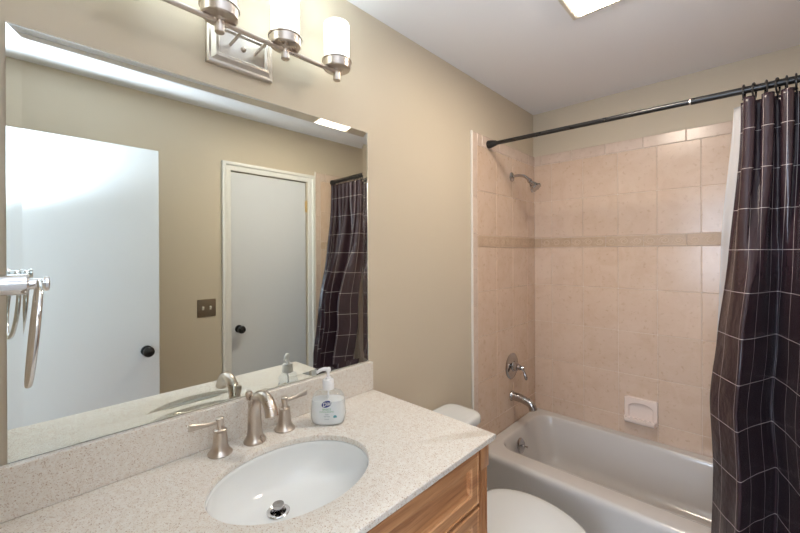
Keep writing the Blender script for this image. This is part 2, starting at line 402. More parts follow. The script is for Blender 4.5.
# ---- closet door in the right wall
b = B(); box(b, (W + 0.006, DY0 + 0.006, 0.012), (W + 0.041, DY1 - 0.006, DZ - 0.006), 0.0015, 1)
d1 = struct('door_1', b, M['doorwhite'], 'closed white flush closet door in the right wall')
def knob(parent, p, axis):
    b = B(); lathe(b, p, axis, [(-0.001, 0.026), (0.004, 0.027), (0.008, 0.024), (0.010, 0.012), (0.030, 0.011), (0.034, 0.018), (0.042, 0.026), (0.052, 0.028), (0.060, 0.025), (0.066, 0.014), (0.068, 0.0)], 32)
    k = obj('door_knob', b, M['black'], parent); k['label'] = 'round black door knob'; return k
knob(d1, (W + 0.006, 1.165, 0.95), (-1, 0, 0))
for zc in (1.855, 0.2):
    b = B(); box(b, (W - 0.004, DY1 - 0.012, zc - 0.045), (W + 0.0055, DY1 - 0.001, zc + 0.045), 0.001)
    lathe(b, (W - 0.008, DY1 - 0.005, zc - 0.047), (0, 0, 1), [(0, 0.004), (0.002, 0.0055), (0.092, 0.0055), (0.094, 0.004)], 12)
    h = obj('hinge', b, M['brass'], d1); h['label'] = 'brass door hinge'
# casing with a stepped profile, mitred
def casing(name, side_x, y0, y1, ztop, w, out=-1):
    b = B()
    prof = [(0.0, 0.0), (0.0, 0.016), (0.012, 0.019), (w * 0.35, 0.017), (w * 0.45, 0.011), (w * 0.85, 0.010), (w, 0.007), (w, 0.0)]
    # profile offset measured from outer edge inward
    paths = []
    rings = []
    for (yy, zz, sy, sz) in ((y0, 0.0, 1, 0), (y0, ztop, 1, -1), (y1, ztop, -1, -1), (y1, 0.0, -1, 0)):
        rings.append([Vector((side_x + out * d, yy + sy * o, zz + sz * o)) for o, d in prof])
    loft(b, rings, closed=True)
    return struct(name, b, M['trimwhite'], angle=20)
casing('trim_6', W - 0.0004, 1.052, 1.7845, 2.112, 0.058)
b = B()
box(b, (W + 0.042, DY0 + .0005, 0), (W + 0.07, DY0 + .012, DZ - .0005)); box(b, (W + 0.042, DY1 - .012, 0), (W + 0.07, DY1 - .0005, DZ - .0005)); box(b, (W + 0.042, DY0 + .012, DZ - .012), (W + 0.07, DY1 - .012, DZ - .0005))
struct('trim_7', b, M['trimwhite'], smooth=False)
# ---- entry door leaf standing open
EL = 0.622
M['doorwhite'].node_tree.nodes['Principled BSDF'].inputs['Coat Weight'].default_value = 0.8; M['doorwhite'].node_tree.nodes['Principled BSDF'].inputs['Coat Roughness'].default_value = 0.25
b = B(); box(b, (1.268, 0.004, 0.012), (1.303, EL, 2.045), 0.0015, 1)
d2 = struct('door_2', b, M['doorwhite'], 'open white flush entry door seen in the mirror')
knob(d2, (1.268, EL - 0.062, 0.957), (-1, 0, 0)); knob(d2, (1.303, EL - 0.062, 0.957), (1, 0, 0))
b = B(); box(b, (1.274, EL - 0.0005, 0.93), (1.297, EL + 0.0015, 0.985)); lathe(b, (1.2855, EL, 0.957), (0, 1, 0), [(0, .008), (0.006, .007), (0.011, .004)], 12)
obj('latch', b, M['nickel'], d2)
# doorway jamb lining
b = B(); box(b, (EX0, -T, 0), (EX0 + .018, 0, 2.06)); box(b, (EX0 + .018, -T, 2.045), (EX1, 0, 2.06)); struct('trim_8', b, M['trimwhite'], smooth=False)

# ---------------------------------------------------------------- vanity
C = 0.933; CT = 0.0155; CY1 = 1.044; CX1 = 0.5614
van = thing('vanity_cabinet', (0.27, 0.52, 0), 'honey oak vanity cabinet with raised drawer fronts beside the toilet', 'cabinet')
CB = C - CT
b = B(); VY0, VY1, VX = 0.006, 1.024, 0.520
# carcass with an open top for the bowl: sides, back, bottom
box(b, (0.003, VY1 - 0.018, 0.0), (VX, VY1, CB)); box(b, (0.003, VY0, 0.0), (VX, VY0 + 0.018, CB))
box(b, (0.003, VY0 + .018, 0.10), (0.012, VY1 - .018, CB)); box(b, (0.012, VY0 + .018, 0.09), (VX, VY1 - .018, 0.108)); box(b, (0.44, VY0 + .018, 0.0), (0.452, VY1 - .018, 0.09))
obj('body', b, M['wood_z'], van, smooth=False)
b = B()
for y0, y1 in ((VY0, VY0 + 0.055), (0.485, 0.53), (VY1 - 0.08, VY1)): box(b, (VX, y0, 0.09), (VX + 0.014, y1, CB), 0.0015, 1)
for z0, z1 in ((CB - 0.02, CB), (0.735, 0.765), (0.09, 0.14)):
    for ya, yb in ((VY0 + .055, 0.485), (0.53, VY1 - .08)): box(b, (VX, ya, z0), (VX + 0.0135, yb, z1), 0.001, 1)
obj('face_frame', b, M['wood_z'], van)
def front(bm, y0, y1, z0, z1, x, t=0.019):
    """framed front with a stepped recess and a flat panel"""
    st = [(0.0, 0.0), (0.0, t - 0.004), (0.003, t), (0.007, t), (0.009, t - 0.002), (0.036, t - 0.002), (0.0375, t - 0.005), (0.041, t - 0.006), (0.0415, t - 0.016), (0.042, t - 0.0165)]
    loft(bm, [[Vector((x + d, y0 + i, z0 + i)), Vector((x + d, y1 - i, z0 + i)), Vector((x + d, y1 - i, z1 - i)), Vector((x + d, y0 + i, z1 - i))] for i, d in st])
FX = VX + 0.0142
def drawer(y0, y1, z0, z1, nm='drawer', mat='wood_y'):
    b = B(); front(b, y0, y1, z0, z1, FX); return obj(nm, b, M[mat], van, angle=20)
drawer(0.535, 0.966, 0.757, 0.909)
drawer(0.535, 0.966, 0.500, 0.746); drawer(0.535, 0.966, 0.125, 0.488)
drawer(0.050, 0.480, 0.757, 0.909, 'drawer'); drawer(0.050, 0.480, 0.125, 0.746, 'door', 'wood_z')
# corner post: block at the top, fluted pilaster below
b = B(); box(b, (FX - .0005, 0.982, 0.842), (FX + 0.014, 1.0255, CB - 0.001), 0.0015)
obj('corner_block', b, M['wood_z'], van)
b = B(); box(b, (FX - .0005, 0.984, 0.09), (FX + 0.009, 0.992, 0.8415), 0.001); box(b, (FX - .0005, 0.9965, 0.09), (FX + 0.009, 1.0015, 0.8415), 0.001)
box(b, (FX - .0005, 1.006, 0.09), (FX + 0.009, 1.011, 0.8415), 0.001); box(b, (FX - .0005, 1.0155, 0.09), (FX + 0.009, 1.0235, 0.8415), 0.001)
box(b, (FX - .0005, 0.985, 0.09), (FX + 0.003, 1.023, 0.8413))
obj('fluted_pilaster', b, M['wood_z'], van)

# countertop with the bowl cut-out
SX, SY, SA, SB = 0.290, 0.5295, 0.160, 0.203
def rect_ray(a, x0, x1, y0, y1):
    dx, dy = math.cos(a), math.sin(a); t = 1e9
    if dx > 1e-9: t = min(t, (x1 - SX) / dx)
    if dx < -1e-9: t = min(t, (x0 - SX) / dx)
    if dy > 1e-9: t = min(t, (y1 - SY) / dy)
    if dy < -1e-9: t = min(t, (y0 - SY) / dy)
    return SX + dx * t, SY + dy * t
cx0, cx1, cy0, cy1 = 0.002, CX1, 0.001, CY1
angs = sorted([2 * PI * i / 128 for i in range(128)] + [math.atan2(y - SY, x - SX) % (2 * PI) for x in (cx0, cx1) for y in (cy0, cy1)])
def rr(ins, z): return [Vector((*rect_ray(a, cx0 + ins, cx1 - ins, cy0 + ins, cy1 - ins), z)) for a in angs]
def el(k, z, cx=SX, cy=SY, ka=None): return [Vector((cx + (SA + k) * math.cos(a), cy + (SB + k) * math.sin(a), z)) for a in angs]
b = B()
rings = [rr(0, CB), rr(0, C - 0.002), rr(0.002, C), el(0.004, C), el(0.001, C - 0.0015), el(0, C - 0.005), el(0, CB), rr(0, CB)]
R = loft(b, rings, cap0=False, cap1=False); bmesh.ops.remove_doubles(b, verts=b.verts[:], dist=1e-6)
ct = obj('countertop', b, M['quartz'], origin=(SX, SY, CB), angle=40)
tag(ct, 'pale speckled stone countertop on the oak vanity, with an oval sink opening', 'countertop')
b = B(); box(b, (0.0015, 0.001, C + 0.0003), (0.021, CY1, 1.0425), 0.0015, 1)
bs = obj('backsplash', b, M['quartz'], origin=(0.01, 0.52, C)); tag(bs, 'low speckled stone backsplash strip running under the wall mirror', 'backsplash')

# sink bowl
sink = thing('undermount_sink', (SX, SY, 0.77), 'oval white porcelain sink bowl set under the speckled countertop', 'sink')
b = B(); DX, DYc = 0.234, 0.516
prof = [(0.028, CB - 0.001, 0), (-0.0015, CB - 0.0012, 0), (-0.003, CB - 0.006, .0)]
ks = []
n = 18
for i in range(1, n + 1):
    t = i / n
    s = math.cos(t * PI / 2 * 0.93) ** 0.62            # scale of the section
    z = CB - 0.006 - 0.100 * math.sin(t * PI / 2 * 0.98) ** 1.25 * 1.0
    ks.append((s, z, t ** 1.4))
inner = [el(k, z) for k, z, _ in prof]
for s, z, sh in ks:
    cx = SX + (DX - SX) * sh; cy = SY + (DYc - SY) * sh
    inner.append([Vector((cx + (SA - 0.003) * s * math.cos(a), cy + (SB - 0.003) * s * math.sin(a), z)) for a in angs])
zb = ks[-1][1]
inner.append([Vector((DX + 0.022 * math.cos(a), DYc + 0.022 * math.sin(a), zb - 0.001)) for a in angs])
outer = [[Vector((q.x + (q.x - SX) * 0.04, q.y + (q.y - SY) * 0.03, q.z - 0.010)) for q in r] for r in inner[::-1]]
outer[-1] = el(0.028, CB - 0.011); outer[-2] = el(0.01, CB - 0.0111)
loft(b, inner + outer, cap0=False, cap1=False)
# close rim
rim_a = el(0.028, CB - 0.001); rim_b = el(0.028, CB - 0.011); loft(b, [rim_a, rim_b], cap0=False, cap1=False)
bmesh.ops.remove_doubles(b, verts=b.verts[:], dist=1e-5)
obj('bowl', b, M['porcelain'], sink, angle=60)
b = B(); lathe(b, (DX, DYc, zb - 0.001), (0, 0, 1), [(-0.03, 0.018), (-0.001, 0.0225), (0.001, 0.0275), (0.003, 0.0290), (0.0045, 0.027), (0.003, 0.020), (-0.004, 0.017), (-0.02, 0.0165), (-0.02, 0.001)], 36)
obj('drain_flange', b, M['chrome'], sink)
b = B(); lathe(b, (DX, DYc, zb - 0.018), (0, 0, 1), [(0, 0.006), (0.026, 0.006), (0.028, 0.013), (0.031, 0.0150), (0.036, 0.0150), (0.0385, 0.014), (0.0385, 0.008), (0.0375, 0.0)], 36)
obj('drain_stopper', b, M['dullchrome'], sink)

# faucet
FXc, FYc = 0.073, 0.531
fau = thing('widespread_faucet', (FXc, FYc, C), 'brushed nickel widespread faucet with two lever handles behind the sink', 'faucet')
b = B()
lathe(b, (FXc, FYc, C + 0.0002), (0, 0, 1), [(0, 0.031), (0.003, 0.0315), (0.007, 0.029), (0.012, 0.0255), (0.02, 0.0220), (0.034, 0.0200), (0.052, 0.0195)], 40, cap1=False)
path = spline([(0.073, FYc, C + 0.05), (0.071, FYc, C + 0.082), (0.078, FYc, C + 0.112), (0.098, FYc, C + 0.135), (0.126, FYc, C + 0.144), (0.152, FYc, C + 0.136), (0.169, FYc, C + 0.117), (0.175, FYc, C + 0.104)], 8)
rad = [0.0195 - 0.0045 * min(1, i / 26) + (0.0022 * max(0, (i - 34) / 14)) for i in range(len(path))]
tube(b, path, rad, 32)
obj('spout', b, M['nickel'], fau, angle=50)
b = B(); d = Vector((0.30, 0, -1)).normalized()
lathe(b, Vector((0.1745, FYc, C + 0.105)), d, [(-0.001, 0.0170), (0.0005, 0.0176), (0.0035, 0.0176), (0.004, 0.013), (0.002, 0.012), (0.002, 0.0)], 28); obj('aerator', b, M['nickel'], fau)
b = B(); lathe(b, (0.040, FYc - 0.002, C), (0, 0, 1), [(0, 0.007), (0.004, 0.007), (0.006, 0.0025), (0.108, 0.0025), (0.112, 0.006), (0.116, 0.007), (0.124, 0.0095), (0.130, 0.0105), (0.136, 0.008), (0.138, 0.0)], 24)
obj('lift_rod', b, M['nickel'], fau)
for hy, sgn in ((0.436, -1), (0.629, 1)):
    b = B(); hx = 0.068
    lathe(b, (hx, hy, C + 0.0002), (0, 0, 1), [(0, 0.031), (0.003, 0.0315), (0.006, 0.029), (0.011, 0.0245), (0.018, 0.0210), (0.030, 0.0190), (0.055, 0.0168), (0.060, 0.0158), (0.0615, 0.0168), (0.065, 0.0165), (0.067, 0.0110), (0.072, 0.0085), (0.078, 0.0078), (0.084, 0.0098), (0.092, 0.0112), (0.096, 0.0105), (0.098, 0.007), (0.0985, 0.0)], 36)
    hd = obj('handle', b, M['nickel'], fau)
    b = B(); tube(b, spline([(hx, hy + sgn * 0.004, C + 0.086), (hx, hy + sgn * 0.03, C + 0.087), (hx, hy + sgn * 0.062, C + 0.091), (hx, hy + sgn * 0.078, C + 0.093)], 5), [0.0050] * 6 + [0.0055, 0.006, 0.0066, 0.0072, 0.0078, 0.0084, 0.0088, 0.0090, 0.0090, 0.0088], 16, flat=((1, 0, 0), 0.5))
    obj('lever', b, M['nickel'], hd)

# soap bottle, built in its own frame: face looks along -Y local
face = math.atan2(1.1255 - 0.135, -(0.0336 - 0.75))  # turned toward the doorway
soap = thing('soap_bottle', (0.130, 0.748, C + 0.0004), 'clear pump bottle of white hand soap standing on the countertop', 'soap bottle', rz=face - 0.15)
HWX, HWY = 0.056, 0.034
def bsec(z, sx, sy, n=56, e=2.6):
    out = []
    for i in range(n):
        a = 2 * PI * i / n; c, s = math.cos(a), math.sin(a)
        out.append(Vector((sx * math.copysign(abs(c) ** (2 / e), c), sy * math.copysign(abs(s) ** (2 / e), s), z)))
    return out
bp_ = [(0.0, 0.038, 0.020), (0.0015, 0.045, 0.026), (0.006, 0.0505, 0.0310), (0.014, 0.0533, 0.0335), (0.03, HWX, HWY), (0.06, 0.0537, HWY), (0.076, 0.0525, 0.0330), (0.088, 0.0490, 0.0310), (0.096, 0.0430, 0.0280), (0.102, 0.0320, 0.0225), (0.105, 0.0210, 0.0180), (0.1065, 0.0160, 0.0150), (0.112, 0.0150, 0.0150)]
def prof_at(z):
    for (a, sx, sy), (c, tx, ty) in zip(bp_[:-1], bp_[1:]):
        if a <= z <= c: t = (z - a) / (c - a); return sx + (tx - sx) * t, sy + (ty - sy) * t
b = B(); loft(b, [bsec(z, sx, sy) for z, sx, sy in bp_]); obj('bottle', b, M['clear'], soap, local=True, angle=60)
b = B(); loft(b, [bsec(max(z, 0.0012), sx - 0.0012, sy - 0.0012) for z, sx, sy in bp_[:6]] + [bsec(0.0765, 0.0510, 0.0315), bsec(0.0766, 0.02, 0.01)]); obj('liquid_soap', b, M['liquid'], soap, local=True, angle=60)
b = B(); lathe(b, (0, 0, 0.1070), (0, 0, 1), [(0, 0.0178), (0.002, 0.0190), (0.028, 0.0180), (0.031, 0.0165), (0.032, 0.009), (0.038, 0.0085), (0.0385, 0.0)], 36)
col_ = obj('collar', b, M['whiteplastic'], soap, local=True)
b = B(); lathe(b, (0, 0, 0.1435), (0, 0, 1), [(0, 0.0045), (0.018, 0.0045), (0.020, 0.0080), (0.027, 0.0085), (0.031, 0.0070), (0.032, 0.0)], 24)
tube(b, spline([(0, 0, 0.1695), (-0.014, 0, 0.170), (-0.028, 0, 0.1655), (-0.036, 0, 0.159)], 5), [0.0062] * 6 + [0.0056] * 5 + [0.0048] * 4 + [0.004], 14)
obj('pump_head', b, M['whiteplastic'], soap, local=True)
b = B(); tube(b, [(0, 0, 0.139), (0.0, 0, 0.0770)], 0.0028, 10); obj('dip_tube', b, M['whiteplastic'], soap, local=True)
def wrap(bm):
    """lay flat artwork (x across, z up) on the front of the bottle"""
    for v in bm.verts:
        sx, sy = prof_at(v.co.z); e = 2.6
        y = -sy * max(0.0, 1 - abs(v.co.x / sx) ** e) ** (1 / e)
        v.co.y = y - 0.0004 + v.co.y
def textmesh(body, size, shear=0.0):
    cu = bpy.data.curves.new('t', 'FONT'); cu.body = body; cu.size = size; cu.align_x = 'CENTER'; cu.align_y = 'CENTER'; cu.shear = shear; cu.offset = size * 0.012
    o = bpy.data.objects.new('t', cu); COL.objects.link(o)
    bpy.context.view_layer.update()
    me = bpy.data.meshes.new_from_object(o.evaluated_get(bpy.context.evaluated_depsgraph_get()))
    bpy.data.objects.remove(o); return me
def label_text(name, body, size, x, z, mat, rot=0.0, lift=0.0, shear=0.0, parent=soap):
    me = textmesh(body, size, shear); b = B(); b.from_mesh(me); bpy.data.meshes.remove(me)
    for v in b.verts:
        a = v.co.copy(); v.co = Vector((x + a.x * math.cos(rot) - a.y * math.sin(rot), -lift, z + a.x * math.sin(rot) + a.y * math.cos(rot)))
    wrap(b); return obj(name, b, mat, parent, local=True, smooth=False)
b = B(); vs = [b.verts.new((-0.001 + 0.0155 * math.cos(a) * math.cos(.32) - 0.0098 * math.sin(a) * math.sin(.32), 0, 0.0705 + 0.0155 * math.cos(a) * math.sin(.32) + 0.0098 * math.sin(a) * math.cos(.32))) for a in [2 * PI * i / 40 for i in range(40)]]
b.faces.new(vs); wrap(b); lo = obj('label', b, M['navy'], soap, local=True, smooth=False); lo['label'] = 'navy oval logo on the bottle front'
label_text('label_text', 'Dial', 0.0165, -0.001, 0.0705, M['whiteink'], rot=.32, lift=0.0004, shear=0.35, parent=lo)
label_text('label_text', 'BASICS', 0.0085, 0.0, 0.0540, M['green'])
label_text('label_text', 'HYPOALLERGENIC', 0.0055, 0.0, 0.0465, M['green'])
label_text('label_text', 'liquid', 0.0045, 0.0, 0.0385, M['greytext'])
label_text('label_text', 'hand soap', 0.0045, 0.0, 0.0325, M['greytext'])
label_text('label_text', '7.5 fl oz', 0.0042, 0.0, 0.0235, M['greytext'])
b = B(); vs = [b.verts.new((0.0255 + x, 0, 0.031 + z)) for x, z in ((-.005, -.0035), (.005, -.0035), (.0055, .001), (.002, .0045), (-.002, .0045), (-.0055, .001))]; b.faces.new(vs); wrap(b)
obj('label', b, M['tealtext'], soap, local=True, smooth=False)

# ---------------------------------------------------------------- wall mirror: bevelled glass over silvering
MY0, MY1, MZ0, MZ1 = 0.0366, 1.0326, 1.0436, 1.9571
mir = thing('wall_mirror', (0, (MY0 + MY1) / 2, MZ0), 'wide rectangular wall mirror above the countertop, reflecting two white doors', 'mirror')
b = B(); xs, xf, bw, bd = 0.0020, 0.0070, 0.024, 0.0017
def mr_(x, i): return [Vector((x, MY0 + i, MZ0 + i)), Vector((x, MY1 - i, MZ0 + i)), Vector((x, MY1 - i, MZ1 - i)), Vector((x, MY0 + i, MZ1 - i))]
loft(b, [mr_(xs, 0), mr_(xf - bd, 0), mr_(xf, bw)])
obj('glass', b, M['mglass'], mir, smooth=False)
b = B(); box(b, (0.0005, MY0 + 0.0005, MZ0 + 0.0005), (xs - 0.00005, MY1 - 0.0005, MZ1 - 0.0005)); obj('silvered_back', b, M['silver'], mir, smooth=False)

# ---------------------------------------------------------------- vanity light
VL = thing('vanity_light', (0.0, 0.526, 2.07), 'nickel four-shade bar light glowing above the mirror', 'wall light')
b = B()
st = [(0, 0.0005), (0, 0.014), (0.004, 0.018), (0.010, 0.0185), (0.020, 0.028), (0.026, 0.0295), (0.030, 0.0265), (0.031, 0.024)]
py0, py1, pz0, pz1 = 0.426, 0.622, 2.018, 2.145
loft(b, [[Vector((x, py0 + i, pz0 + i)), Vector((x, py1 - i, pz0 + i)), Vector((x, py1 - i, pz1 - i)), Vector((x, py0 + i, pz1 - i))] for i, x in st])
obj('back_plate', b, M['nickel_light'], VL, angle=20)
BX, BZ = 0.100, 2.089
b = B(); tube(b, [(BX, 0.19, BZ), (BX, 0.824, BZ)], 0.0072, 16); obj('bar', b, M['nickel'], VL)
for y in (0.487, 0.561): b = B(); tube(b, [(0.022, y, 2.082), (BX, y, BZ)], 0.0042, 12); obj('arm', b, M['nickel'], VL)
b = B(); lathe(b, (0.0235, 0.524, 2.082), (1, 0, 0), [(0, 0.008), (0.004, 0.008), (0.010, 0.006), (0.012, 0.0)], 16); obj('screw_cap', b, M['nickel'], VL)
for y in (0.237, 0.428, 0.619, 0.811):
    b = B(); lathe(b, (BX, y, 2.060), (0, 0, 1), [(0, 0.0), (0, 0.0105), (0.002, 0.0125), (0.030, 0.0125), (0.032, 0.018), (0.034, 0.020), (0.035, 0.030), (0.037, 0.0420), (0.040, 0.0455), (0.063, 0.0470), (0.064, 0.0500), (0.067, 0.0500), (0.068, 0.0465), (0.064, 0.0450), (0.044, 0.0430), (0.042, 0.0)], 48)
    cp = obj('cup', b, M['nickel'], VL, angle=30)
    b = B(); z0 = 0.1205 - 0.060; lathe(b, (BX, y, 2.1050), (0, 0, 1), [(0, 0.030), (0, 0.0405), (0.004, 0.0415), (0.143, 0.0425), (0.145, 0.0415), (0.145, 0.0400), (0.006, 0.0385), (0.004, 0.030)], 48, cap0=False, cap1=False)
    obj('shade', b, M['shade'], VL)
    b = B(); lathe(b, (BX, y, 2.1030), (0, 0, 1), [(0, 0.013), (0.03, 0.014), (0.05, 0.022), (0.075, 0.0290), (0.095, 0.026), (0.106, 0.015), (0.110, 0.0)], 24)
    obj('bulb', b, M['bulb'], VL)

# ---------------------------------------------------------------- ceiling light
cl = thing('ceiling_light', (0.745, 1.49, H), 'square beige ceiling light over the middle of the room', 'ceiling light')
x0, x1, y0, y1 = 0.588, 0.895, 1.333, 1.640
b = B(); loft(b, [[Vector((x0 + i, y0 + i, z)), Vector((x1 - i, y0 + i, z)), Vector((x1 - i, y1 - i, z)), Vector((x0 + i, y1 - i, z))] for i, z in ((0, H - 0.0005), (0, H - 0.008), (0.006, H - 0.018), (0.022, H - 0.026), (0.034, H - 0.026), (0.036, H - 0.012))], cap0=True, cap1=True)
obj('frame', b, M['ivory'], cl, angle=25)
b = B(); box(b, (x0 + .037, y0 + .037, H - .032), (x1 - .037, y1 - .037, H - .0125), 0.004); obj('diffuser', b, M['diffuser'], cl)

# ---------------------------------------------------------------- towel ring on the front wall
tr = thing('towel_ring', (0.264, 0, 1.427), 'chrome towel ring hanging left of the mirror', 'towel ring')
RX, RZ = 0.264, 1.427
b = B(); lathe(b, (RX, 0.0005, RZ), (0, 1, 0), [(0, 0.026), (0.005, 0.027), (0.009, 0.024), (0.012, 0.0170), (0.058, 0.0170), (0.0605, 0.0150), (0.061, 0.0)], 32); obj('wall_post', b, M['chrome'], tr)
b = B(); lathe(b, (RX, 0.0605, RZ), (0, 1, 0), [(0, 0.0090), (0.019, 0.0090), (0.020, 0.0125), (0.024, 0.0125), (0.0255, 0.011), (0.0255, 0.0)], 24); obj('ring_holder', b, M['chrome'], tr)
b = B(); rr0 = 0.0830; pts = []
for i in range(72):
    a = 2 * PI * i / 72; dz = -rr0 + rr0 * math.cos(a); pts.append(Vector((RX + rr0 * math.sin(a), 0.074 + dz * 0.085 - 0.025 * rr0 * math.sin(a), RZ + 0.003 + dz)))
tube(b, pts, 0.0048, 14, closed=True); obj('ring', b, M['chrome'], tr)

# light switch on the right wall
sw = thing('light_switch', (W, 0.951, 1.12), 'bronze double light switch plate on the wall beside the closet door', 'light switch')
b = B(); box(b, (W - 0.006, 0.893, 1.062), (W - 0.0004, 1.009, 1.178), 0.0025); obj('switch_plate', b, M['bronze'], sw)
for y in (0.928, 0.974):
    b = B(); box(b, (W - 0.008, y - 0.006, 1.108), (W - 0.0061, y + 0.006, 1.132), 0.0008); box(b, (W - 0.018, y - 0.0045, 1.120), (W - 0.0075, y + 0.0045, 1.131), 0.0015); obj('toggle', b, M['ivory'], sw)
    for zz in (1.088, 1.152):
        b = B(); lathe(b, (W - 0.006, y, zz), (-1, 0, 0), [(0, 0.0035), (0.0012, 0.003), (0.0015, 0)], 10); obj('screw', b, M['bronze'], sw)

# ---------------------------------------------------------------- toilet
TY = 1.43
to = thing('toilet', (0.36, TY, 0), 'white two-piece toilet with closed lid between vanity and bathtub', 'toilet')
def rbox_rings(x0, x1, y0, y1, r, zs):   # zs: (z, inset)
    return [rrect(x0 + i, x1 - i, y0 + i, y1 - i, max(0.004, r - i * 0.5), z, 8, 4) for z, i in zs]
b = B(); loft(b, rbox_rings(0.016, 0.200, TY - 0.20, TY + 0.125, 0.045, [(0.385, 0.03), (0.395, 0.02), (0.45, 0.012), (0.60, 0.004), (0.693, 0.002), (0.694, 0.006)])); obj('tank', b, M['toilet'], to, angle=50)
b = B(); loft(b, rbox_rings(0.0125, 0.215, TY - 0.212, TY + 0.138, 0.055, [(0.6942, 0.004), (0.698, 0.0), (0.719, 0.0), (0.728, 0.003), (0.733, 0.010), (0.735, 0.022), (0.7355, 0.05)])); obj('tank_lid', b, M['toilet'], to, angle=50)
def egg(xc, xr, yr, z, k=1.0, n=64, dx=0.0):
    out = []
    for i in range(n):
        a = 2 * PI * i / n; c, s = math.cos(a), math.sin(a)
        xx = c * (xr * 1.12 if c > 0 else xr * 0.88)
        e = 2.0 if c > 0 else 2.7
        yy = yr * math.copysign(abs(s) ** (2 / e), s)
        out.append(Vector((xc + dx + xx * k, TY + yy * k, z)))
    return out
XC, XR, YR = 0.455, 0.232, 0.188
b = B(); loft(b, [egg(XC - .05, XR * .62, YR * .55, 0.0), egg(XC - .05, XR * .62, YR * .55, 0.02), egg(XC - .06, XR * .56, YR * .50, 0.06), egg(XC - .05, XR * .58, YR * .52, 0.15), egg(XC - .02, XR * .74, YR * .70, 0.24), egg(XC, XR * .90, YR * .88, 0.31), egg(XC, XR * .98, YR * .96, 0.355), egg(XC, XR * .99, YR * .97, 0.380), egg(XC, XR * .97, YR * .95, 0.384)])
loft(b, rbox_rings(0.03, 0.26, TY - 0.10, TY + 0.10, 0.04, [(0.0, 0.01), (0.10, 0.015), (0.30, 0.0), (0.36, 0.0), (0.3845, 0.002)]))
obj('bowl', b, M['toilet'], to, angle=50)
b = B(); loft(b, [egg(XC, XR, YR, 0.3848, .985), egg(XC, XR, YR, 0.388), egg(XC, XR, YR, 0.398), egg(XC, XR, YR, 0.401, .985)]); obj('seat', b, M['toilet'], to, angle=50)
b = B(); loft(b, [egg(XC, XR, YR, 0.4022, .985), egg(XC, XR, YR, 0.406, .998), egg(XC, XR, YR, 0.412, 1.0), egg(XC, XR, YR, 0.418, .985), egg(XC, XR, YR, 0.422, .94), egg(XC, XR, YR, 0.4255, .8), egg(XC, XR, YR, 0.428, .5), egg(XC, XR, YR, 0.429, .15)]); obj('lid', b, M['toilet'], to, angle=60)
for sy in (-1, 1):
    b = B(); lathe(b, (0.243, TY + sy * 0.075 - 0.02, 0.412), (0, 1, 0), [(0, 0.008), (0.002, 0.010), (0.038, 0.010), (0.04, 0.008)], 16); obj('seat_hinge', b, M['toilet'], to)

# ---------------------------------------------------------------- bathtub
tub = thing('bathtub', (W / 2, 2.2, 0), 'white alcove bathtub below the pink beige tiling', 'bathtub')
b = B()
tx0, tx1, ty0, ty1 = 0.0125, W - 0.0125, 1.822, L - 0.0005 - 0.010
RT = 0.397
rings = [rrect(tx0, tx1, ty0 + 0.010, ty1, 0.006, 0.0, 8, 14), rrect(tx0, tx1, ty0 + 0.010, ty1, 0.006, 0.04, 8, 14), rrect(tx0, tx1, ty0 + 0.012, ty1, 0.006, 0.06, 8, 14),
         rrect(tx0, tx1, ty0 + 0.006, ty1, 0.006, 0.30, 8, 14), rrect(tx0, tx1, ty0 + 0.002, ty1, 0.006, 0.350, 8, 14), rrect(tx0, tx1, ty0, ty1, 0.008, 0.366, 8, 14)]
for i in range(1, 6):
    a = i / 5 * PI / 2; rings.append(rrect(tx0 + 0.002 * i / 5, tx1 - 0.002 * i / 5, ty0 + 0.022 * (1 - math.cos(a)), ty1 - 0.002 * i / 5, 0.010, 0.372 + 0.022 * math.sin(a), 8, 14))
ix0, ix1, iy0, iy1 = 0.072, W - 0.085, 1.938, 2.515
def bas(k0, kf, kb, kr, z, r): return rrect(ix0 + k0, ix1 - kr, iy0 + kf, iy1 - kb, r, z, 8, 14)
rings += [bas(-0.012, -0.012, -0.012, -0.012, 0.3945, 0.115), bas(-0.004, -0.004, -0.004, -0.004, 0.3930, 0.11), bas(0, 0, 0, 0, 0.387, 0.105), bas(0.005, 0.004, 0.004, 0.008, 0.376, 0.105),
          bas(0.015, 0.010, 0.010, 0.03, 0.33, 0.105), bas(0.035, 0.022, 0.022, 0.09, 0.24, 0.105), bas(0.055, 0.038, 0.038, 0.16, 0.165, 0.10), bas(0.065, 0.050, 0.050, 0.19, 0.138, 0.095),
          bas(0.080, 0.068, 0.068, 0.21, 0.122, 0.09), bas(0.105, 0.095, 0.095, 0.24, 0.114, 0.08), bas(0.22, 0.18, 0.18, 0.35, 0.110, 0.05)]
loft(b, rings)
obj('tub_shell', b, M['tub'], tub, angle=60)
b = B(); ang = math.atan2(0.02, 0.09)
ax = Vector((1, 0, 0.2)).normalized(); p0 = Vector((ix0 + 0.040, 2.135, 0.332))
lathe(b, p0, ax, [(-0.004, 0.034), (0.004, 0.042), (0.008, 0.042), (0.012, 0.036), (0.013, 0.018), (0.014, 0.0)], 36); ofp = obj('overflow_plate', b, M['dullchrome'], tub)
b = B(); q = p0 + ax * 0.012; tube(b, [q, q + ax * 0.010, q + ax * 0.024 + Vector((0, 0, -0.003)), q + ax * 0.036 + Vector((0, 0, -0.006))], [0.006, 0.004, 0.004, 0.0065], 12); obj('trip_lever', b, M['dullchrome'], ofp)
b = B(); lathe(b, (0.36, 2.2266, 0.1095), (0, 0, 1), [(0, 0.032), (0.003, 0.033), (0.004, 0.028), (0.002, 0.01), (0.002, 0)], 28); obj('drain', b, M['chrome'], tub)

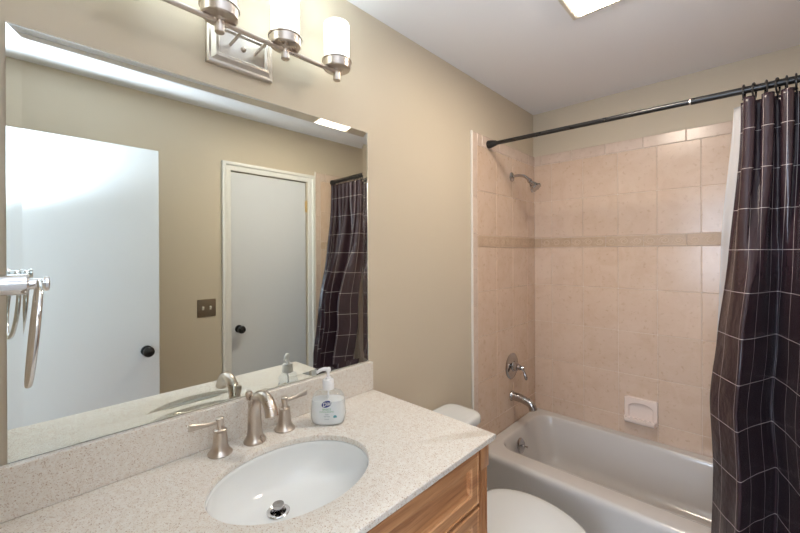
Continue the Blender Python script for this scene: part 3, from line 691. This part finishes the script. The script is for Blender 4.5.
# spout, valve, shower head on the left tiles
tx = 0.0095
sp = thing('tub_spout', (tx, 2.235, 0.56), 'chrome bath spout above the tub rim', 'bath spout')
b = B(); lathe(b, (tx, 2.235, 0.572), (1, 0, 0), [(0, 0.031), (0.006, 0.031), (0.010, 0.028), (0.014, 0.026)], 32, cap1=False)
tube(b, spline([(tx + 0.014, 2.235, 0.572), (tx + 0.06, 2.235, 0.570), (tx + 0.095, 2.235, 0.562), (tx + 0.128, 2.235, 0.546), (tx + 0.140, 2.235, 0.518)], 6), [0.0265 - 0.003 * min(1, i / 14) + 0.001 * max(0, (i - 18) / 6) for i in range(25)], 28)
lathe(b, (tx + 0.112, 2.235, 0.566), (0.25, 0, 1), [(0, 0.004), (0.010, 0.004), (0.012, 0.006), (0.017, 0.006), (0.018, 0)], 14)
obj('spout', b, M['dullchrome'], sp, angle=50)
va = thing('shower_valve', (tx, 2.235, 0.76), 'round chrome shower valve with lever handle on the tiles', 'shower valve')
b = B(); lathe(b, (tx, 2.235, 0.760), (1, 0, 0), [(0, 0.080), (0.003, 0.081), (0.006, 0.076), (0.009, 0.062), (0.012, 0.052), (0.013, 0.045), (0.016, 0.032), (0.022, 0.030), (0.024, 0.026), (0.040, 0.024), (0.044, 0.018), (0.056, 0.0175), (0.060, 0.012), (0.060, 0.0)], 48); obj('escutcheon', b, M['dullchrome'], va)
b = B(); lathe(b, (tx + 0.058, 2.235, 0.760), (1, 0, 0), [(0, 0.010), (0.006, 0.014), (0.016, 0.0165), (0.024, 0.013), (0.028, 0)], 24)
tube(b, spline([(tx + 0.072, 2.235, 0.757), (tx + 0.082, 2.237, 0.736), (tx + 0.090, 2.239, 0.712), (tx + 0.094, 2.240, 0.690)], 5), [0.008, 0.0075, 0.007, 0.0065, 0.006, 0.0065, 0.007, 0.008, 0.009, 0.010, 0.0108, 0.011, 0.0105, 0.0095, 0.008, 0.005], 14)
obj('handle', b, M['dullchrome'], va)
sh = thing('wall_shower', (tx, 2.25, 1.955), 'chrome shower head on a curved arm near the curtain rod', 'shower head')
b = B(); lathe(b, (tx, 2.25, 1.955), (1, 0, 0), [(0, 0.030), (0.002, 0.030), (0.006, 0.026), (0.010, 0.014), (0.011, 0.010)], 28, cap1=False); obj('flange', b, M['dullchrome'], sh)
b = B(); tube(b, spline([(tx + 0.006, 2.25, 1.957), (tx + 0.045, 2.25, 1.958), (tx + 0.082, 2.25, 1.948), (tx + 0.108, 2.25, 1.926), (tx + 0.118, 2.25, 1.914)], 6), 0.0095, 16); obj('shower_arm', b, M['dullchrome'], sh)
b = B(); ax = Vector((0.62, 0.0, -0.78)).normalized()
lathe(b, Vector((tx + 0.112, 2.25, 1.922)), ax, [(0, 0.012), (0.004, 0.0145), (0.014, 0.0145), (0.018, 0.011), (0.024, 0.014), (0.036, 0.017), (0.040, 0.021), (0.062, 0.0290), (0.067, 0.0320), (0.074, 0.0320), (0.076, 0.028), (0.074, 0.0)], 36)
for i in range(8):
    a = 2 * PI * i / 8; d_, u_, v_ = frame(ax); c_ = Vector((tx + 0.112, 2.25, 1.922)) + ax * 0.070 + (u_ * math.cos(a) + v_ * math.sin(a)) * 0.0320
    lathe(b, c_ - ax * 0.006, ax, [(0, 0.004), (0.012, 0.004)], 8)
obj('spray_head', b, M['dullchrome'], sh, angle=30)

# soap dish set on the far wall
sd = thing('soap_dish', (0.642, L - 0.01, 0.54), 'pink ceramic soap dish fixed to the far wall tiles', 'soap dish')
yb = L - 0.0092; b = B()
u0, u1, z0, z1 = 0.560, 0.726, 0.478, 0.622
def dring(i, y, r=0.012): return [Vector((p.x, y, p.y)) for p in rrect(u0 + i, u1 - i, z0 + i, z1 - i, r, 0, 6, 8)]
def arch(sc, y):
    out = []
    cz = 0.512; src = dring(0.02, y, 0.012)
    for p in src:
        x = p.x; z = p.z; cxx = (u0 + u1) / 2; t = (x - cxx) / ((u1 - u0) / 2 - 0.02)
        top = 0.562 + 0.032 * math.sqrt(max(0, 1 - t * t))
        if z > 0.56: z = min(z, top) if z > 0.59 else min(z, top)
        out.append(Vector((cxx + (x - cxx) * sc, y, cz + (z - cz) * sc)))
    return out
loft(b, [dring(0, yb), dring(0, yb - 0.012), dring(0.003, yb - 0.016), dring(0.010, yb - 0.017), arch(1.0, yb - 0.017), arch(0.96, yb - 0.010), arch(0.9, yb - 0.006)])
# projecting tray lip with drain ridges
tp = []
for i in range(25):
    t = i / 24; ang_ = PI * t; tp.append((0.641 - 0.080 * math.cos(ang_) , 0.048 * min(1, math.sin(ang_) * 3.2)))
lip = []
for (z, k) in ((0.4785, 0.72), (0.484, 0.86), (0.494, 0.97), (0.504, 1.0), (0.508, 0.98)):
    lip.append([Vector((0.641 + (x - 0.641) * (0.94 + 0.06 * k), yb - 0.003 - d * k, z)) for x, d in tp])
lip.append([Vector((0.641 + (x - 0.641) * 0.90, yb - 0.003 - max(0, d * 0.86), 0.5075)) for x, d in tp])
lip.append([Vector((0.641 + (x - 0.641) * 0.86, yb - 0.003 - max(0, d * 0.78), 0.498)) for x, d in tp])
loft(b, lip)
obj('dish', b, M['dish'], sd, angle=40)
for i in range(5):
    xx = 0.595 + i * 0.0235; b = B(); tube(b, [(xx, yb - 0.006, 0.4995), (xx, yb - 0.036, 0.4995)], 0.0042, 10); obj('ridge', b, M['dish'], sd)

# ---------------------------------------------------------------- curtain rod, rings, curtain, liner
ROY, ROZ, ROZ2 = 1.96, 2.100, 2.078
def rz_(x): return ROZ + (ROZ2 - ROZ) * (x / W)
rod = thing('shower_rod', (W / 2, ROY, ROZ), 'black tension shower rod spanning above the bathtub', 'curtain rod')
A0 = Vector((0.030, ROY, rz_(0.03))); J = Vector((0.938, ROY, rz_(0.938))); A1 = Vector((W - 0.030, ROY, rz_(W - 0.03)))
b = B(); tube(b, [A0, J], 0.0112, 20); obj('outer_tube', b, M['black'], rod)
b = B(); tube(b, [J, A1], 0.0132, 20); obj('inner_tube', b, M['black'], rod)
b = B(); tube(b, [J - Vector((0.003, 0, 0)), J + Vector((0.003, 0, 0))], 0.0138, 20); k_ = obj('joint_collar', b, M['nickel'], rod); k_['label'] = 'pale metal joint ring'
for x, s in ((0.0102, 1), (W - 0.0102, -1)):
    b = B(); lathe(b, (x, ROY, rz_(x)), (s, 0, 0), [(0, 0.022), (0.004, 0.0235), (0.020, 0.0215), (0.050, 0.0150), (0.054, 0.0125)], 28); obj('end_cap', b, M['blackrub'], rod)

XS = [1.100, 1.128, 1.160, 1.190, 1.212, 1.236, 1.268, 1.300, 1.334, 1.368, 1.404, 1.440]
LAB = ['black curtain ring farthest from the wall end, first over the curtain edge'] 
def make_ring():
    r = bpy.data.objects.new('curtain_ring', None); COL.objects.link(r); r.empty_display_size = .02
    WL[r.name] = Vector((0, 0, 0)); r['category'] = 'curtain ring'; r['group'] = 'black curtain rings on the shower rod'; r['label'] = 'black round curtain ring hooked over the shower rod'
    b = B(); tube(b, circle((0, 0, -0.009), 0.0275, (1, 0, 0), 36), 0.0032, 10, closed=True); obj('hoop', b, M['black'], r, local=True)
    b = B(); tube(b, spline([(0, -0.004, -0.036), (0.001, -0.010, -0.044), (0, -0.004, -0.053), (0, 0.004, -0.051)], 5), 0.0028, 8)
    bmesh.ops.create_uvsphere(b, u_segments=12, v_segments=8, radius=0.0055, matrix=Matrix.Translation((0, -0.006, -0.034)))
    obj('hook', b, M['black'], r, local=True); return r
r0 = make_ring()
for i, x in enumerate(XS):
    if i == 0: r = r0
    else:
        r = r0.copy(); COL.objects.link(r)
        for ch in list(r0.children): c = ch.copy(); COL.objects.link(c); c.parent = r
    r.location = (x, ROY, rz_(x)); r.rotation_euler = (0, 0, random.uniform(-0.25, 0.25))

def sstep(t): t = max(0, min(1, t)); return t * t * (3 - 2 * t)
def interp(z, pts):
    if z >= pts[0][0]: return pts[0][1]
    for (a, u), (c, v) in zip(pts[:-1], pts[1:]):
        if z >= c: return u + (v - u) * sstep((a - z) / (a - c)) * 0.5 + (v - u) * 0.5 * (a - z) / (a - c)
    return pts[-1][1]
def tri(t):                                   # softened triangle wave, -1..1, starts at +1 (far side)
    t = t % 1; v = 1 - 4 * t if t < 0.5 else -3 + 4 * t
    return math.copysign(1 - (1 - abs(v)) ** 1.25, v) if abs(v) < 1 else v
ZC0 = 2.048
CP = [(1.006, 1.775), (1.080, 1.640), (1.170, 1.845), (1.232, 1.625), (1.305, 1.830), (1.365, 1.690), (1.420, 1.800), (1.480, 1.745)]
CL = [0.0]
for _p, _q in zip(CP[:-1], CP[1:]): CL.append(CL[-1] + math.dist(_p, _q))
def crease(s):                                # plan of the lower folds, creases slightly rounded
    def raw(u):
        d = max(0.0, min(1.0, u)) * CL[-1]
        for k in range(len(CP) - 1):
            if d <= CL[k + 1] or k == len(CP) - 2:
                t = (d - CL[k]) / (CL[k + 1] - CL[k]); return (CP[k][0] + (CP[k + 1][0] - CP[k][0]) * t, CP[k][1] + (CP[k + 1][1] - CP[k][1]) * t)
    q = [raw(s + o) for o in (-0.010, -0.005, 0, 0.005, 0.010)] if 0.01 < s < 0.99 else [raw(s)]
    return sum(a for a, _ in q) / len(q), sum(b for _, b in q) / len(q)
def curtain_pt(s, z):
    h = (ZC0 - z) / ZC0
    w = sstep((h - 0.02) / 0.42)
    nt = 7.5
    xt = 1.090 + 0.372 * s + 0.010 * math.sin(4 * PI * nt * s); yt = 1.957 + 0.034 * math.cos(2 * PI * nt * s)
    xb, yb = crease(s)
    dx = interp(z, [(2.05, 0.030), (1.45, 0.034), (1.15, 0.018), (0.93, 0.0), (0.70, 0.010), (0.45, 0.004), (0.1, -0.004)]) * (1 - s)
    dy = interp(z, [(2.05, 0.17), (1.5, 0.13), (1.0, 0.055), (0.60, 0.0), (0.42, -0.02), (0.1, -0.03)])
    x = xt + (xb + dx - xt) * w; y = yt + (yb + dy - yt) * w
    y += (0.006 * math.cos(2 * PI * nt * s)) * w * (1 - w) * 2
    lo = sstep((1.0 - z) / 0.5)
    q = noise.noise(Vector((s * 14, z * 5, 3.1))) * 0.007 * w + noise.noise(Vector((s * 5, z * 2.2, 8.1))) * 0.012 * w
    q += noise.noise(Vector((s * 22, z * 9, 5.3))) * 0.006 * lo
    y += q; x += noise.noise(Vector((s * 9, z * 3, 1.7))) * 0.006 * w + (0.010 * math.sin(z * 8 + s * 7) * lo * s)
    y = min(y, 1.808 + 0.2 * sstep((z - 0.40) / 0.10))
    return x, min(y, 1.993)
def cloth(name, fn, z0, z1, ns, nz, mat, width, origin):
    bm = B(); uvl = bm.loops.layers.uv.new('UVMap'); g = []
    for j in range(nz + 1):
        z = z0 + (z1 - z0) * j / nz; row = []
        for i in range(ns + 1):
            s = i / ns; x, y = fn(s, z); zz = z
            row.append((bm.verts.new((x, y, zz)), s * width, z))
        g.append(row)
    for j in range(nz):
        for i in range(ns):
            q = [g[j][i], g[j][i + 1], g[j + 1][i + 1], g[j + 1][i]]
            f = bm.faces.new([k[0] for k in q])
            for lp, k in zip(f.loops, q): lp[uvl].uv = (k[1] + 0.045, k[2] + 0.02)
    o = obj(name, bm, mat, origin=origin, angle=180)
    sm = o.modifiers.new('thickness', 'SOLIDIFY'); sm.thickness = 0.0009; sm.offset = 0
    return o
cu = cloth('shower_curtain', curtain_pt, ZC0, 0.09, 460, 120, M['curtain'], 1.75, (1.28, 1.9, 0.09))
tag(cu, 'plum shower curtain with thin white check lines, bunched at the right', 'shower curtain')
def liner_pt(s, z):
    x0 = interp(z, [(2.05, 1.070), (1.5, 1.028), (0.9, 1.005), (0.4, 1.0), (0.1, 0.99)])
    x1 = 1.43 - 0.08 * sstep((0.8 - z) / 0.4); w = sstep((2.04 - z) / 1.0)
    x = x0 + (x1 - x0) * s; y = 2.008 + 0.016 * w + (0.007 + 0.012 * w) * math.cos(2 * PI * 7 * s)
    return x, y
ln = cloth('shower_liner', liner_pt, 2.040, 0.27, 160, 50, M['liner'], 1.4, (1.25, 2.0, 0.2))
tag(ln, 'pale see-through liner hanging inside the bathtub behind the plum curtain', 'shower liner')
